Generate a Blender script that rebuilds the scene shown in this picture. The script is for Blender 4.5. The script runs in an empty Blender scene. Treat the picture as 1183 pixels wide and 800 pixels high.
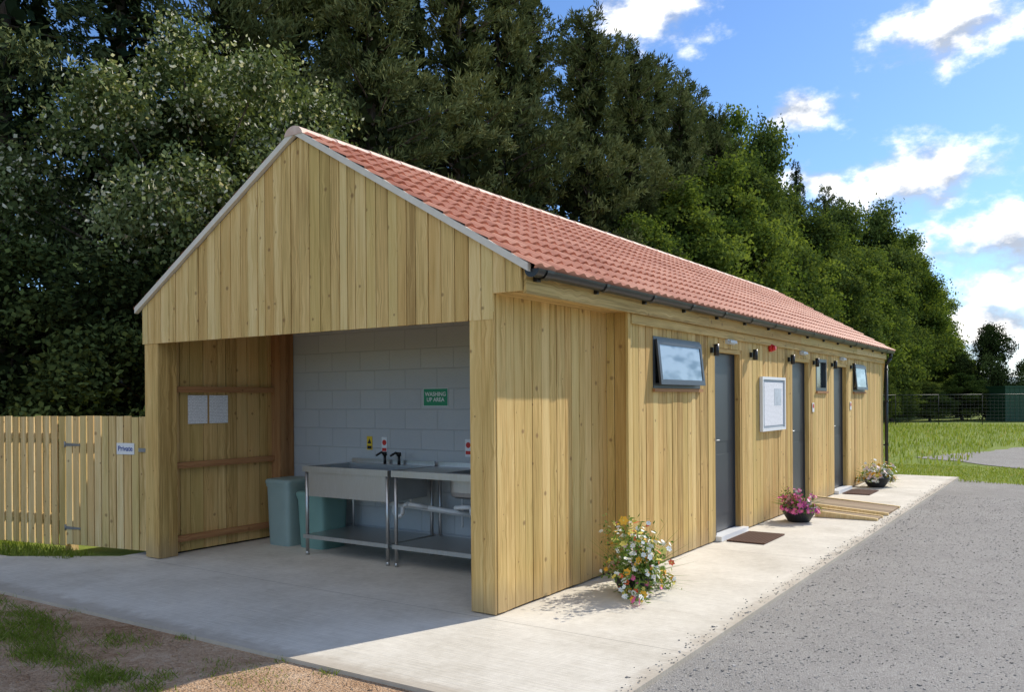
import bpy, math, random
import numpy as np
from mathutils import Vector, Matrix
random.seed(7); rng=np.random.default_rng(7)
scene=bpy.context.scene
COL=scene.collection

# ---------------------------------------------------------------- mesh builder
class MB:
    def __init__(s): s.v=[];s.f=[];s.uv=[];s.t=[];s.m=[];s.sm=[]
    def prism(s,O,U,V,N,poly,n0,n1,off=0.0,tone=.5,mi=0):
        O=Vector(O);U=Vector(U);V=Vector(V);N=Vector(N)
        b=len(s.v);k=len(poly)
        for n in (n0,n1):
            for (u,v) in poly: s.v.append(tuple(O+U*u+V*v+N*n))
        uvf=lambda i:(poly[i%k][0]+off+(0 if i<k else (n1-n0)),poly[i%k][1])
        fs=[list(range(k))[::-1],[k+i for i in range(k)]]
        for i in range(k):
            j=(i+1)%k; fs.append([i,j,k+j,k+i])
        for f in fs:
            s.f.append([b+i for i in f]); s.uv.append([uvf(i) for i in f]); s.t.append(tone); s.m.append(mi); s.sm.append(False)
    def box(s,x0,x1,y0,y1,z0,z1,grain='z',off=None,tone=None,mi=0):
        if off is None: off=random.random()*40
        if tone is None: tone=random.random()
        if grain=='z': s.prism((x0,y0,z0),(1,0,0),(0,0,1),(0,1,0),[(0,0),(x1-x0,0),(x1-x0,z1-z0),(0,z1-z0)],0,y1-y0,off,tone,mi)
        elif grain=='x': s.prism((x0,y0,z0),(0,0,1),(1,0,0),(0,1,0),[(0,0),(z1-z0,0),(z1-z0,x1-x0),(0,x1-x0)],0,y1-y0,off,tone,mi)
        else: s.prism((x0,y0,z0),(0,0,1),(0,1,0),(1,0,0),[(0,0),(z1-z0,0),(z1-z0,y1-y0),(0,y1-y0)],0,x1-x0,off,tone,mi)
    def cyl(s,p0,p1,r0,r1=None,seg=10,caps=True,mi=0,tone=.5):
        if r1 is None:r1=r0
        p0=Vector(p0);p1=Vector(p1);d=(p1-p0).normalized()
        a=d.orthogonal().normalized();c=d.cross(a)
        b=len(s.v)
        for p,r in ((p0,r0),(p1,r1)):
            for i in range(seg):
                t=2*math.pi*i/seg
                s.v.append(tuple(p+a*(r*math.cos(t))+c*(r*math.sin(t))))
        for i in range(seg):
            j=(i+1)%seg
            s.f.append([b+i,b+j,b+seg+j,b+seg+i]); s.uv.append([(0,0)]*4); s.t.append(tone); s.m.append(mi); s.sm.append(True)
        if caps:
            s.f.append([b+i for i in range(seg)][::-1]); s.uv.append([(0,0)]*seg); s.t.append(tone); s.m.append(mi); s.sm.append(False)
            s.f.append([b+seg+i for i in range(seg)]); s.uv.append([(0,0)]*seg); s.t.append(tone); s.m.append(mi); s.sm.append(False)
    def tube(s,pts,r,seg=8,mi=0):
        for a,b in zip(pts[:-1],pts[1:]): s.cyl(a,b,r,r,seg,True,mi)
    def lathe(s,c,prof,seg=24,mi=0):
        b=len(s.v);n=len(prof)
        for (r,z) in prof:
            for i in range(seg):
                t=2*math.pi*i/seg
                s.v.append((c[0]+r*math.cos(t),c[1]+r*math.sin(t),c[2]+z))
        for k in range(n-1):
            for i in range(seg):
                j=(i+1)%seg
                s.f.append([b+k*seg+i,b+k*seg+j,b+(k+1)*seg+j,b+(k+1)*seg+i]); s.uv.append([(0,0)]*4); s.t.append(.5); s.m.append(mi); s.sm.append(True)
    def rlathe(s,c,prof,w,d,seg=40,e=.28):
        b=len(s.v);n=len(prof)
        for (r,z) in prof:
            for i in range(seg):
                t=2*math.pi*(i+.5)/seg; cx,sy=math.cos(t),math.sin(t)
                s.v.append((c[0]+r*w/2*math.copysign(abs(cx)**e,cx),c[1]+r*d/2*math.copysign(abs(sy)**e,sy),z))
        for k in range(n-1):
            for i in range(seg):
                j=(i+1)%seg
                s.f.append([b+k*seg+i,b+k*seg+j,b+(k+1)*seg+j,b+(k+1)*seg+i]); s.uv.append([(0,0)]*4); s.t.append(.5); s.m.append(0); s.sm.append(False)
        s.f.append([b+(n-1)*seg+i for i in range(seg)]); s.uv.append([(0,0)]*seg); s.t.append(.5); s.m.append(0); s.sm.append(False)
    def taper(s,c,w0,d0,w1,d1,z0,z1,mi=0):
        b=len(s.v)
        for (w,d,z) in ((w0,d0,z0),(w1,d1,z1)):
            for sx,sy in ((-1,-1),(1,-1),(1,1),(-1,1)): s.v.append((c[0]+sx*w/2,c[1]+sy*d/2,z))
        for f in ([3,2,1,0],[4,5,6,7],[0,1,5,4],[1,2,6,5],[2,3,7,6],[3,0,4,7]):
            s.f.append([b+i for i in f]); s.uv.append([(0,0)]*4); s.t.append(.5); s.m.append(mi); s.sm.append(False)
    def mesh(s,name,mats):
        me=bpy.data.meshes.new(name); me.from_pydata(s.v,[],s.f)
        uvl=me.uv_layers.new(name='UVMap')
        flat=[c for f in s.uv for p in f for c in p]
        uvl.data.foreach_set('uv',flat)
        at=me.attributes.new('tone','FLOAT','FACE'); at.data.foreach_set('value',s.t)
        me.polygons.foreach_set('material_index',s.m)
        me.polygons.foreach_set('use_smooth',s.sm)
        for m in (mats if isinstance(mats,(list,tuple)) else [mats]): me.materials.append(m)
        me.update(); return me

def np_mesh(name,verts,k,tones,mats,smooth=False):
    n=len(verts)//k
    me=bpy.data.meshes.new(name)
    me.vertices.add(len(verts)); me.vertices.foreach_set('co',np.asarray(verts,dtype=np.float32).ravel())
    me.loops.add(n*k); me.loops.foreach_set('vertex_index',np.arange(n*k,dtype=np.int32))
    me.polygons.add(n); me.polygons.foreach_set('loop_start',np.arange(0,n*k,k,dtype=np.int32))
    at=me.attributes.new('tone','FLOAT','FACE'); at.data.foreach_set('value',np.asarray(tones,dtype=np.float32))
    for m in (mats if isinstance(mats,(list,tuple)) else [mats]): me.materials.append(m)
    me.update(calc_edges=True); me.validate(); return me

def obj(name,me,parent=None,inv=True):
    o=bpy.data.objects.new(name,me); COL.objects.link(o)
    if parent is not None:
        o.parent=parent
        if inv and parent.parent is None: o.matrix_parent_inverse=Matrix.Translation(-Vector(parent.location))
    return o
def top(o,label,cat,group=None):
    o['label']=label; o['category']=cat
    if group:o['group']=group
    return o
def thing(name,loc,label,cat,group=None):
    e=bpy.data.objects.new(name,None); COL.objects.link(e); e.location=loc; e.empty_display_size=.2
    return top(e,label,cat,group)

# ---------------------------------------------------------------- materials
class NT:
    def __init__(s,name,world=False):
        if world: s.nt=world.node_tree
        else:
            s.mat=bpy.data.materials.new(name); s.mat.use_nodes=True; s.nt=s.mat.node_tree
        s.nt.nodes.clear()
    def n(s,t,**kw):
        nd=s.nt.nodes.new(t)
        for k,v in kw.items(): setattr(nd,k,v)
        return nd
    def l(s,a,b): s.nt.links.new(a,b)
    def set(s,sock,val):
        if isinstance(val,bpy.types.NodeSocket): s.l(val,sock)
        else: sock.default_value=val
    def math(s,op,a,b=None,c=None,clamp=False):
        nd=s.n('ShaderNodeMath',operation=op,use_clamp=clamp)
        for i,x in enumerate((a,b,c)):
            if x is not None: s.set(nd.inputs[i],x)
        return nd.outputs[0]
    def vmath(s,op,a,b=None,out=0):
        nd=s.n('ShaderNodeVectorMath',operation=op)
        for i,x in enumerate((a,b)):
            if x is not None: s.set(nd.inputs[i],x)
        return nd.outputs[out]
    def mix(s,f,a,b,blend='MIX'):
        nd=s.n('ShaderNodeMix',data_type='RGBA',blend_type=blend)
        s.set(nd.inputs[0],f)
        for i,x in ((6,a),(7,b)):
            if isinstance(x,tuple) and len(x)==3:x=x+(1,)
            s.set(nd.inputs[i],x)
        return nd.outputs[2]
    def ramp(s,f,stops,interp='LINEAR'):
        nd=s.n('ShaderNodeValToRGB'); r=nd.color_ramp; r.interpolation=interp
        while len(r.elements)<len(stops): r.elements.new(.5)
        for e,(p,c) in zip(r.elements,stops):
            e.position=p; e.color=c+(1,) if len(c)==3 else c
        s.l(f,nd.inputs[0]); return nd.outputs[0]
    def noise(s,vec,scale,detail=4,rough=.5,dim='3D'):
        nd=s.n('ShaderNodeTexNoise',noise_dimensions=dim)
        if vec is not None:s.l(vec,nd.inputs['Vector'])
        nd.inputs['Scale'].default_value=scale; nd.inputs['Detail'].default_value=detail; nd.inputs['Roughness'].default_value=rough
        return nd.outputs[0]
    def mapping(s,vec,scale=(1,1,1),loc=(0,0,0)):
        nd=s.n('ShaderNodeMapping'); s.l(vec,nd.inputs[0]); nd.inputs['Scale'].default_value=scale; nd.inputs['Location'].default_value=loc
        return nd.outputs[0]
    def coord(s,k='Object'): return s.n('ShaderNodeTexCoord').outputs[k]
    def attr(s,name='tone'): 
        return s.n('ShaderNodeAttribute',attribute_name=name).outputs['Fac']
    def maprange(s,v,a,b,c=0.,d=1.,smooth=True):
        nd=s.n('ShaderNodeMapRange',interpolation_type='SMOOTHSTEP' if smooth else 'LINEAR')
        s.l(v,nd.inputs[0])
        for i,x in enumerate((a,b,c,d)): nd.inputs[i+1].default_value=x
        return nd.outputs[0]
    def bsdf(s,color,rough=.8,metal=0.,bump=None,bstr=.3,bdist=.01,spec=.5,alpha=None):
        p=s.n('ShaderNodeBsdfPrincipled')
        if isinstance(color,tuple) and len(color)==3: color=color+(1,)
        s.set(p.inputs['Base Color'],color); s.set(p.inputs['Roughness'],rough); s.set(p.inputs['Metallic'],metal)
        s.set(p.inputs['Specular IOR Level'],spec)
        if bump is not None:
            b=s.n('ShaderNodeBump'); s.l(bump,b.inputs['Height']); b.inputs['Strength'].default_value=bstr; b.inputs['Distance'].default_value=bdist
            s.l(b.outputs[0],p.inputs['Normal'])
        o=s.n('ShaderNodeOutputMaterial'); s.l(p.outputs[0],o.inputs[0]); s.p=p
        return s.mat

def plain(name,c,rough=.6,metal=0.,var=.12,scale=6,spec=.5):
    t=NT(name); co=t.coord()
    nz=t.noise(co,scale,3,.6)
    a=tuple(max(0,x*(1-var)) for x in c); b=tuple(min(1,x*(1+var)) for x in c)
    return t.bsdf(t.mix(nz,a,b),rough,metal,nz,.08,.01,spec)

def wood(name,dark,mid,light,green=.14,knots=True,rough=.75,tw=.58,soil=False):
    t=NT(name); uv=t.n('ShaderNodeUVMap').outputs[0]; tone=t.attr()
    kn=t.n('ShaderNodeTexVoronoi',voronoi_dimensions='2D',feature='F1'); t.l(uv,kn.inputs['Vector']); kn.inputs['Scale'].default_value=4.2
    kd=kn.outputs['Distance']; kc=kn.outputs['Color']
    sep=t.n('ShaderNodeSeparateColor'); t.l(kc,sep.inputs[0])
    near=t.math('MULTIPLY',t.math('SUBTRACT',.35,kd,clamp=True),.06)
    comb=t.n('ShaderNodeCombineXYZ'); t.l(near,comb.inputs[0])
    va=t.vmath('ADD',uv,comb.outputs[0])
    g1=t.noise(t.mapping(va,(95,2.2,1)),1,3,.6,'2D')
    g2=t.noise(t.mapping(va,(22,.7,1)),1,3,.6,'2D')
    g3=t.noise(t.mapping(uv,(3,1.1,1)),1,3,.55,'2D')
    gg=t.math('ADD',t.math('MULTIPLY',g1,.45),t.math('MULTIPLY',g2,.55))
    gt=t.math('ADD',t.math('MULTIPLY',t.math('SUBTRACT',gg,.5),1.8),t.math('ADD',.5,t.math('MULTIPLY',t.math('SUBTRACT',tone,.5),tw)))
    col=t.ramp(gt,[(.10,dark),(.5,mid),(.88,light)])
    wn=t.n('ShaderNodeTexWhiteNoise',noise_dimensions='1D'); t.l(t.math('MULTIPLY',tone,913.7),wn.inputs['W'])
    h=wn.outputs[0]
    col=t.mix(t.maprange(h,.62,1.0,0,.5,False),col,(mid[0]*.80,mid[1]*.88,mid[2]*.70))
    col=t.mix(t.maprange(h,.0,.34,.5,0,False),col,(mid[0]*.86,mid[1]*.73,mid[2]*.58))
    grn=t.mix(.5,col,(.36,.33,.11))
    col=t.mix(t.math('MULTIPLY',t.maprange(g3,.42,.72),green*2),col,grn)
    if knots:
        rad=t.math('MULTIPLY',t.maprange(sep.outputs[0],.40,1.,0,1,False),.10)
        km=t.math('SUBTRACT',1,t.math('DIVIDE',kd,t.math('MAXIMUM',rad,.002)),clamp=True)
        km=t.math('MULTIPLY',t.math('POWER',km,.5),.75)
        col=t.mix(km,col,(.17,.075,.028))
    if soil:
        z=t.n('ShaderNodeSeparateXYZ'); t.l(t.coord(),z.inputs[0])
        f=t.math('SUBTRACT',z.outputs[2],t.math('MULTIPLY',g3,.25))
        col=t.mix(t.maprange(f,-.12,.16,.5,0),col,(.30,.23,.15))
    return t.bsdf(col,rough,0,gg,.45,.004,.3)

WOOD=wood('treated_pine',(.36,.21,.06),(.64,.42,.15),(.80,.58,.25),soil=True)
WOODG=wood('treated_pine_gable',(.39,.24,.08),(.68,.465,.18),(.83,.63,.31))
WOODD=wood('pine_red_rail',(.25,.11,.04),(.40,.19,.08),(.50,.27,.12),.05,tw=.4)
WOODI=wood('interior_pine',(.40,.24,.08),(.66,.43,.17),(.82,.60,.28),.15)
FENCEW=wood('fence_pine',(.44,.29,.10),(.72,.52,.24),(.86,.68,.38),.12)
RAMPW=wood('weathered_ramp_timber',(.16,.11,.07),(.30,.21,.13),(.42,.31,.21),.05,tw=.5)
DARK=plain('dark_core',(.022,.016,.010),.9)
GUT=plain('black_plastic',(.012,.013,.014),.35,0,.2)
ANTH=plain('anthracite_door',(.045,.052,.06),.4,0,.08)
WHITE=plain('white_plastic',(.80,.81,.81),.4,0,.04)
VERGE=plain('verge_cement',(.70,.65,.57),.8,0,.15,9)
t=NT('stainless_steel'); nz=t.noise(t.mapping(t.coord(),(3,60,3)),3,4)
STEEL=t.bsdf(t.mix(nz,(.40,.40,.39),(.60,.60,.59)),t.maprange(nz,.2,.8,.28,.45),.9,nz,.05,.002)
RED=plain('red_plastic',(.6,.02,.015),.4)
GREEN=plain('sign_green',(.0,.26,.11),.4,0,.03)
YEL=plain('sign_yellow',(.8,.55,.02),.5,0,.03)
BLK=plain('print_black',(.015,.015,.018),.6,0,.05)
BLUE=plain('print_blue',(.03,.07,.3),.6,0,.05)
TEAL=plain('bin_grey_green',(.27,.36,.34),.5,0,.1)
TEAL2=plain('bin_green',(.18,.32,.28),.5,0,.1)
PIPE=plain('pipe_white',(.80,.80,.78),.4)
POT=plain('pot_black',(.02,.02,.022),.5)
IRON=plain('galvanised',(.30,.31,.32),.5,.6,.15,30)
WIRE=plain('dark_wire',(.07,.075,.075),.6,.2,.15,30)
t=NT('bark'); nz=t.noise(t.mapping(t.coord(),(14,14,2.5)),1,5,.65)
BARK=t.bsdf(t.ramp(nz,[(.3,(.04,.03,.02)),(.7,(.16,.12,.09))]),.95,0,nz,.8,.03)

t=NT('terracotta_tile'); uv=t.n('ShaderNodeUVMap').outputs[0]
fl=t.vmath('FLOOR',uv)
wn=t.n('ShaderNodeTexWhiteNoise',noise_dimensions='2D'); t.l(fl,wn.inputs['Vector'])
nz=t.noise(t.coord(),9,5,.65); nf=t.noise(t.coord(),70,3,.6); nl_=t.noise(t.coord(),1.1,4,.6)
v=t.math('ADD',t.math('MULTIPLY',wn.outputs[0],.45),t.math('MULTIPLY',nz,.35)); v=t.math('ADD',v,t.math('MULTIPLY',nl_,.2))
col=t.ramp(v,[(.15,(.36,.12,.065)),(.5,(.50,.19,.11)),(.85,(.62,.29,.185))])
TILE=t.bsdf(col,.62,0,nf,.3,.004,.35)
t=NT('ridge_tile'); nz=t.noise(t.coord(),6,6,.65)
RIDGE=t.bsdf(t.ramp(nz,[(.3,(.56,.36,.28)),(.7,(.72,.58,.50))]),.75,0,nz,.2,.01)

t=NT('painted_blockwork'); co=t.coord(); s=t.n('ShaderNodeSeparateXYZ'); t.l(co,s.inputs[0])
c=t.n('ShaderNodeCombineXYZ'); t.l(s.outputs[1],c.inputs[0]); t.l(s.outputs[2],c.inputs[1])
br=t.n('ShaderNodeTexBrick',offset=.5); t.l(c.outputs[0],br.inputs['Vector'])
br.inputs['Scale'].default_value=1; br.inputs['Brick Width'].default_value=.44; br.inputs['Row Height'].default_value=.215
br.inputs['Mortar Size'].default_value=.006; br.inputs['Mortar Smooth'].default_value=.7
br.inputs['Color1'].default_value=(.51,.53,.53,1); br.inputs['Color2'].default_value=(.55,.57,.565,1); br.inputs['Mortar'].default_value=(.44,.46,.46,1)
nz=t.noise(co,55,4,.7); n2=t.noise(co,3,4,.6)
col=t.mix(t.math('MULTIPLY',n2,.5),br.outputs[0],(.46,.48,.49)); col=t.mix(t.maprange(nz,.55,.75,0,.3),col,(.37,.39,.40))
h=t.math('ADD',t.math('MULTIPLY',br.outputs['Fac'],-.9),t.math('MULTIPLY',nz,.9))
BLOCK=t.bsdf(col,.75,0,h,.7,.006)

t=NT('concrete'); co=t.coord(); s=t.n('ShaderNodeSeparateXYZ'); t.l(co,s.inputs[0])
n1=t.noise(co,1.1,6,.6); n2=t.noise(co,14,5,.65); n3=t.noise(co,150,3,.6)
br=t.noise(t.mapping(co,(75,2.2,1)),1,2,.5)
v=t.math('ADD',t.math('MULTIPLY',n1,.50),t.math('MULTIPLY',n2,.22)); v=t.math('ADD',v,t.math('MULTIPLY',n3,.12)); v=t.math('ADD',v,t.math('MULTIPLY',br,.16))
col=t.ramp(v,[(.36,(.50,.46,.38)),(.5,(.65,.61,.525)),(.62,(.77,.73,.64))])
jx=t.math('ABSOLUTE',t.math('SUBTRACT',t.math('FRACT',t.math('DIVIDE',t.math('ADD',s.outputs[0],1.9),3.6)),.5))
jm=t.math('LESS_THAN',jx,.0014)
col=t.mix(t.math('MULTIPLY',jm,.5),col,(.2,.18,.15))
# dust and staining along the slab edges
st=t.noise(co,5,5,.7)
ed=t.math('MINIMUM',t.math('ADD',s.outputs[1],1.55),t.math('ADD',s.outputs[0],1.5))
em=t.math('MULTIPLY',t.maprange(t.math('ADD',ed,t.math('MULTIPLY',t.math('SUBTRACT',st,.5),-.35)),.0,.16,1,0),.55)
col=t.mix(em,col,(.36,.30,.225))
sp=t.maprange(t.noise(co,2.3,6,.75),.60,.74,0,.30); col=t.mix(sp,col,(.40,.36,.30))
h=t.math('ADD',t.math('MULTIPLY',br,.8),t.math('MULTIPLY',n3,.3))
CONC=t.bsdf(col,.85,0,h,.7,.007,.3)

def gravelmat(name,cols,sc=48,big=.4,bd=.02,bs=.9):
    t=NT(name); co=t.coord()
    vo=t.n('ShaderNodeTexVoronoi',feature='F1'); t.l(co,vo.inputs['Vector']); vo.inputs['Scale'].default_value=sc
    vo2=t.n('ShaderNodeTexVoronoi',feature='F1'); t.l(co,vo2.inputs['Vector']); vo2.inputs['Scale'].default_value=sc*2.3
    s=t.n('ShaderNodeSeparateColor'); t.l(vo.outputs['Color'],s.inputs[0])
    s2=t.n('ShaderNodeSeparateColor'); t.l(vo2.outputs['Color'],s2.inputs[0])
    v=t.math('ADD',t.math('MULTIPLY',s.outputs[0],.5),t.math('MULTIPLY',s2.outputs[0],.5))
    n1=t.noise(co,.7,5,.6); n2=t.noise(co,6,4,.6)
    v=t.math('ADD',t.math('MULTIPLY',v,1-big),t.math('MULTIPLY',t.math('ADD',t.math('MULTIPLY',n1,.6),t.math('MULTIPLY',n2,.4)),big))
    col=t.ramp(v,cols)
    h=t.math('ADD',t.math('MULTIPLY',vo.outputs['Distance'],-1),t.math('MULTIPLY',vo2.outputs['Distance'],-.5))
    return t.bsdf(col,.95,0,h,bs,bd,.1)
GRAV=gravelmat('gravel',[(.2,(.215,.205,.19)),(.5,(.35,.335,.31)),(.8,(.49,.47,.435))],92,.55,.009,.8)
DIRT=gravelmat('bare_earth',[(.36,(.27,.155,.085)),(.5,(.47,.31,.19)),(.64,(.62,.46,.32))],55,.8,.015,.8)
t=NT('loose_stone'); STONE=t.bsdf(t.ramp(t.attr(),[(0,(.21,.20,.185)),(.8,(.39,.375,.35)),(1,(.54,.52,.49))]),.95,spec=.1)
t=NT('grass_ground'); co=t.coord(); n1=t.noise(co,.25,5,.6); n2=t.noise(co,9,5,.7)
v=t.math('ADD',t.math('MULTIPLY',n1,.5),t.math('MULTIPLY',n2,.5))
GRASSG=t.bsdf(t.ramp(v,[(.3,(.10,.14,.025)),(.5,(.19,.25,.05)),(.7,(.30,.33,.10))]),.95,0,n2,.5,.03,.1)

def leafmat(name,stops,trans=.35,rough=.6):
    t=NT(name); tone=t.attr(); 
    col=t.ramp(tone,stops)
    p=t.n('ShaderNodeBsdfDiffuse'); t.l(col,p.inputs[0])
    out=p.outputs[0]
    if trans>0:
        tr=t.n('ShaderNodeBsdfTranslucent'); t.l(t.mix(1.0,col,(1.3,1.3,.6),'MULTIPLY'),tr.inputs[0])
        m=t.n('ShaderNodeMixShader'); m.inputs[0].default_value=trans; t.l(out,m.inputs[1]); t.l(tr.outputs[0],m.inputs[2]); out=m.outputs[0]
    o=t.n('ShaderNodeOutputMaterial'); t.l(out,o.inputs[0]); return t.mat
L_WB=leafmat('whitebeam_leaf',[(0,(.02,.03,.012)),(.35,(.085,.115,.042)),(.8,(.20,.245,.105)),(.93,(.27,.31,.16)),(.97,(.72,.70,.56))],.22)
L_PINE=leafmat('pine_needle',[(0,(.03,.038,.016)),(.4,(.105,.125,.048)),(1,(.27,.28,.12))],0)
L_SPR=leafmat('spruce_needle',[(0,(.016,.027,.014)),(.5,(.06,.083,.036)),(1,(.15,.17,.07))],0)
L_BR=leafmat('broad_leaf',[(0,(.022,.036,.01)),(.4,(.088,.135,.032)),(1,(.25,.305,.075))],.28)
L_ASH=leafmat('ash_leaf',[(0,(.02,.032,.011)),(.4,(.072,.108,.032)),(1,(.19,.235,.07))],.24)
L_YEW=leafmat('hedge_leaf',[(0,(.015,.024,.009)),(.5,(.06,.085,.028)),(1,(.14,.18,.055))],0)
L_FAR=leafmat('far_leaf',[(0,(.06,.09,.05)),(1,(.15,.19,.10))],0)
L_GR=leafmat('grass_blade',[(0,(.12,.17,.025)),(.5,(.22,.29,.05)),(.9,(.33,.37,.10)),(1,(.44,.39,.19))],.3)
L_PL=leafmat('plant_leaf',[(0,(.05,.09,.02)),(.5,(.14,.23,.055)),(1,(.30,.38,.14))],.25)
FL=NT('petals')
FL.bsdf(FL.ramp(FL.attr(),[(0,(.90,.89,.82)),(.45,(.88,.66,.66)),(.55,(.90,.46,.03)),(.68,(.75,.12,.03)),(.76,(.80,.14,.36)),(.86,(.55,.07,.30)),(.93,(.82,.70,.15))],'CONSTANT'),.7)
FLOW=FL.mat

# ---------------------------------------------------------------- plank walls
def planks(mb,O,U,N,length,zf0,zf1,w=.12,gap=.008,th=.022,openings=(),jw=.25,mi=0,lip=.006,splits=()):
    edges={0.0,length}|set(splits)
    for (a,b,_,_) in openings: edges.add(a);edges.add(b)
    edges=sorted(edges); cuts=[]
    for a,b in zip(edges[:-1],edges[1:]):
        L=b-a; n=max(1,round(L/w)); ws=[1+random.uniform(-jw,jw) for _ in range(n)]; sm=sum(ws); x=a
        for k in ws:
            cuts.append((x,x+k/sm*L)); x+=k/sm*L
    for (a,b) in cuts:
        mid=(a+b)/2
        op=[o for o in openings if o[0]<=mid<=o[1]]
        tone=min(1,max(0,random.gauss(.5,.27))); off=random.random()*60; d=random.uniform(0,lip)
        ga=a+gap/2; gb=b-gap/2
        spans=[]
        if op:
            z0,z1=op[0][2],op[0][3]
            if z0>zf0(mid)+.01: spans.append(((zf0(ga),zf0(gb)),(z0,z0)))
            if z1<zf1(mid)-.01: spans.append(((z1,z1),(zf1(ga),zf1(gb))))
        else: spans.append(((zf0(ga),zf0(gb)),(zf1(ga),zf1(gb))))
        for (lo,hi) in spans:
            mb.prism(O,U,(0,0,1),N,[(ga,lo[0]),(gb,lo[1]),(gb,hi[1]),(ga,hi[0])],-th,d,off,tone,mi)

H0=2.38; YE=-.25; YL=4.425; YR=(YE+YL)/2; SL=.583
def ztop(y): return 2.555+SL*(min(y,2*YR-y)-YE)
BLEN=13.5
bld=thing('washroom_building',(6.75,2.2,0),'timber clad wash house with red tiled roof and open bay','building')

OPEN=[(3.956,4.85,0.0,2.17),(6.98,7.93,0.0,2.17),(9.4,10.35,0.0,2.17)]
WIN=[(2.31,3.50,1.70,2.20),(8.25,8.90,1.70,2.20),(10.78,11.75,1.70,2.20)]
mb=MB()
planks(mb,(0,0,0),(1,0,0),(0,-1,0),1.75,lambda u:.015+.004*math.sin(u*40),lambda u:H0,.125)
planks(mb,(1.75,0,0),(0,-1,0),(-1,0,0),.2,lambda u:.015,lambda u:H0,.1)
ops=[(a-1.75,b-1.75,c,d) for a,b,c,d in OPEN+WIN]
planks(mb,(1.75,-.2,0),(1,0,0),(0,-1,0),BLEN-1.75,lambda u:.015,lambda u:H0,.125,openings=ops)
mb.box(1.728,1.778,-.232,-.2065,.015,H0)
obj('side_wall_cladding',mb.mesh('side_wall_cladding',WOOD),bld)
mb=MB()
def core(x0,x1,z0,z1): mb.box(x0,x1,-.176,-.06,z0,z1)
ed=sorted(OPEN+WIN); x=1.79
for (a,b,c,d) in ed:
    core(x,a-.01,0,H0); 
    if c>0: core(a-.01,b+.01,0,c-.01)
    core(a-.01,b+.01,d+.01,H0); x=b+.01
core(x,BLEN-.03,0,H0)
mb.box(.03,1.74,.024,.10,0,H0)
mb.box(1.76,1.785,-.17,.0,0,H0)
mb.box(1.91,BLEN-.03,4.30,4.375,0,H0); mb.box(BLEN-.12,BLEN-.03,-.05,4.29,0,H0)
mb.box(.22,1.74,4.325,4.375,0,H0)
mb.prism((0,0,0),(0,1,0),(0,0,1),(1,0,0),[(YE+.02,2.45),(YL-.02,2.45),(YL-.02,2.5),(YR,ztop(YR)-.03),(YE+.02,2.5)],.002,.012)
obj('wall_core',mb.mesh('wall_core',DARK),bld)
mb=MB()
planks(mb,(-.024,YE,0),(0,1,0),(-1,0,0),YL-YE,lambda u:(2.385 if (u+YE<-.002) else 2.195),lambda u:ztop(u+YE),.118,lip=.009,splits=(-YE,))
obj('gable_cladding',mb.mesh('gable_cladding',WOODG),bld)
mb=MB()
planks(mb,(BLEN+.024,YE,0),(0,1,0),(1,0,0),YL-YE,lambda u:(2.385 if (u+YE<-.2) else .015),lambda u:ztop(u+YE),.125)
planks(mb,(0,4.4,0),(1,0,0),(0,1,0),BLEN,lambda u:.015,lambda u:H0,.125)
obj('rear_wall_cladding',mb.mesh('rear_wall_cladding',WOOD),bld)
for (a,b) in ((0,.224),(4.176,4.4)):
    mb=MB()
    mb.box(-.022,-.001,a,a+.11,.01,2.25,tone=.45); mb.box(-.020,-.001,a+.113,b,.01,2.25,tone=.7)
    if a==0: mb.box(0,.2,.11,b-.004,.005,2.41)
    else:
        mb.box(0,.098,a+.004,4.37,.005,2.41); mb.box(.1,.2,a+.008,4.37,.005,2.41)
    obj('corner_post',mb.mesh('corner_post',WOOD),bld)
mb=MB(); mb.box(.03,.12,.23,4.17,2.25,2.40,'y'); obj('lintel_beam',mb.mesh('lintel_beam',WOODI),bld)
mb=MB(); planks(mb,(.2,4.30,0),(1,0,0),(0,-1,0),1.55,lambda u:.02,lambda u:H0+.02,.14)
obj('bay_lining',mb.mesh('bay_lining',WOODI),bld)
for z in (.13,.90,1.70):
    mb=MB(); mb.box(.205,1.515,4.235,4.292,z,z+.062,'x',tone=.5); obj('bay_rail',mb.mesh('bay_rail',WOODD),bld)
mb=MB(); mb.box(1.52,1.61,4.14,4.29,.01,2.4,tone=.6); mb.box(1.60,1.74,4.16,4.288,.01,2.4,tone=.3); obj('bay_post',mb.mesh('bay_post',WOODD),bld)
mb=MB(); mb.box(1.75,1.90,.015,4.29,0,2.42); obj('block_wall',mb.mesh('block_wall',BLOCK),bld)
mb=MB(); mb.box(.02,1.9,.02,4.36,2.425,2.445,'y',tone=.6); obj('bay_ceiling',mb.mesh('bay_ceiling',WOODI),bld)
mb=MB()
mb.box(.002,BLEN+.02,-.248,.02,H0,H0+.018,'x'); mb.box(.002,BLEN+.02,4.38,YL-.002,H0,H0+.018,'x')
x=0.0
while x<BLEN: 
    x2=min(BLEN+.02,x+3.6); mb.box(x+.001,x2-.002,-.274,-.2495,H0-.012,2.56,'x'); mb.box(x+.001,x2-.002,YL+.0015,YL+.024,H0-.012,2.56,'x'); x=x2
    if x>=BLEN: break
mb.box(1.80,BLEN,-.235,-.2075,H0-.10,H0-.013,'x',tone=.3)
obj('fascia_board',mb.mesh('fascia_board',WOODG),bld)

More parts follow.
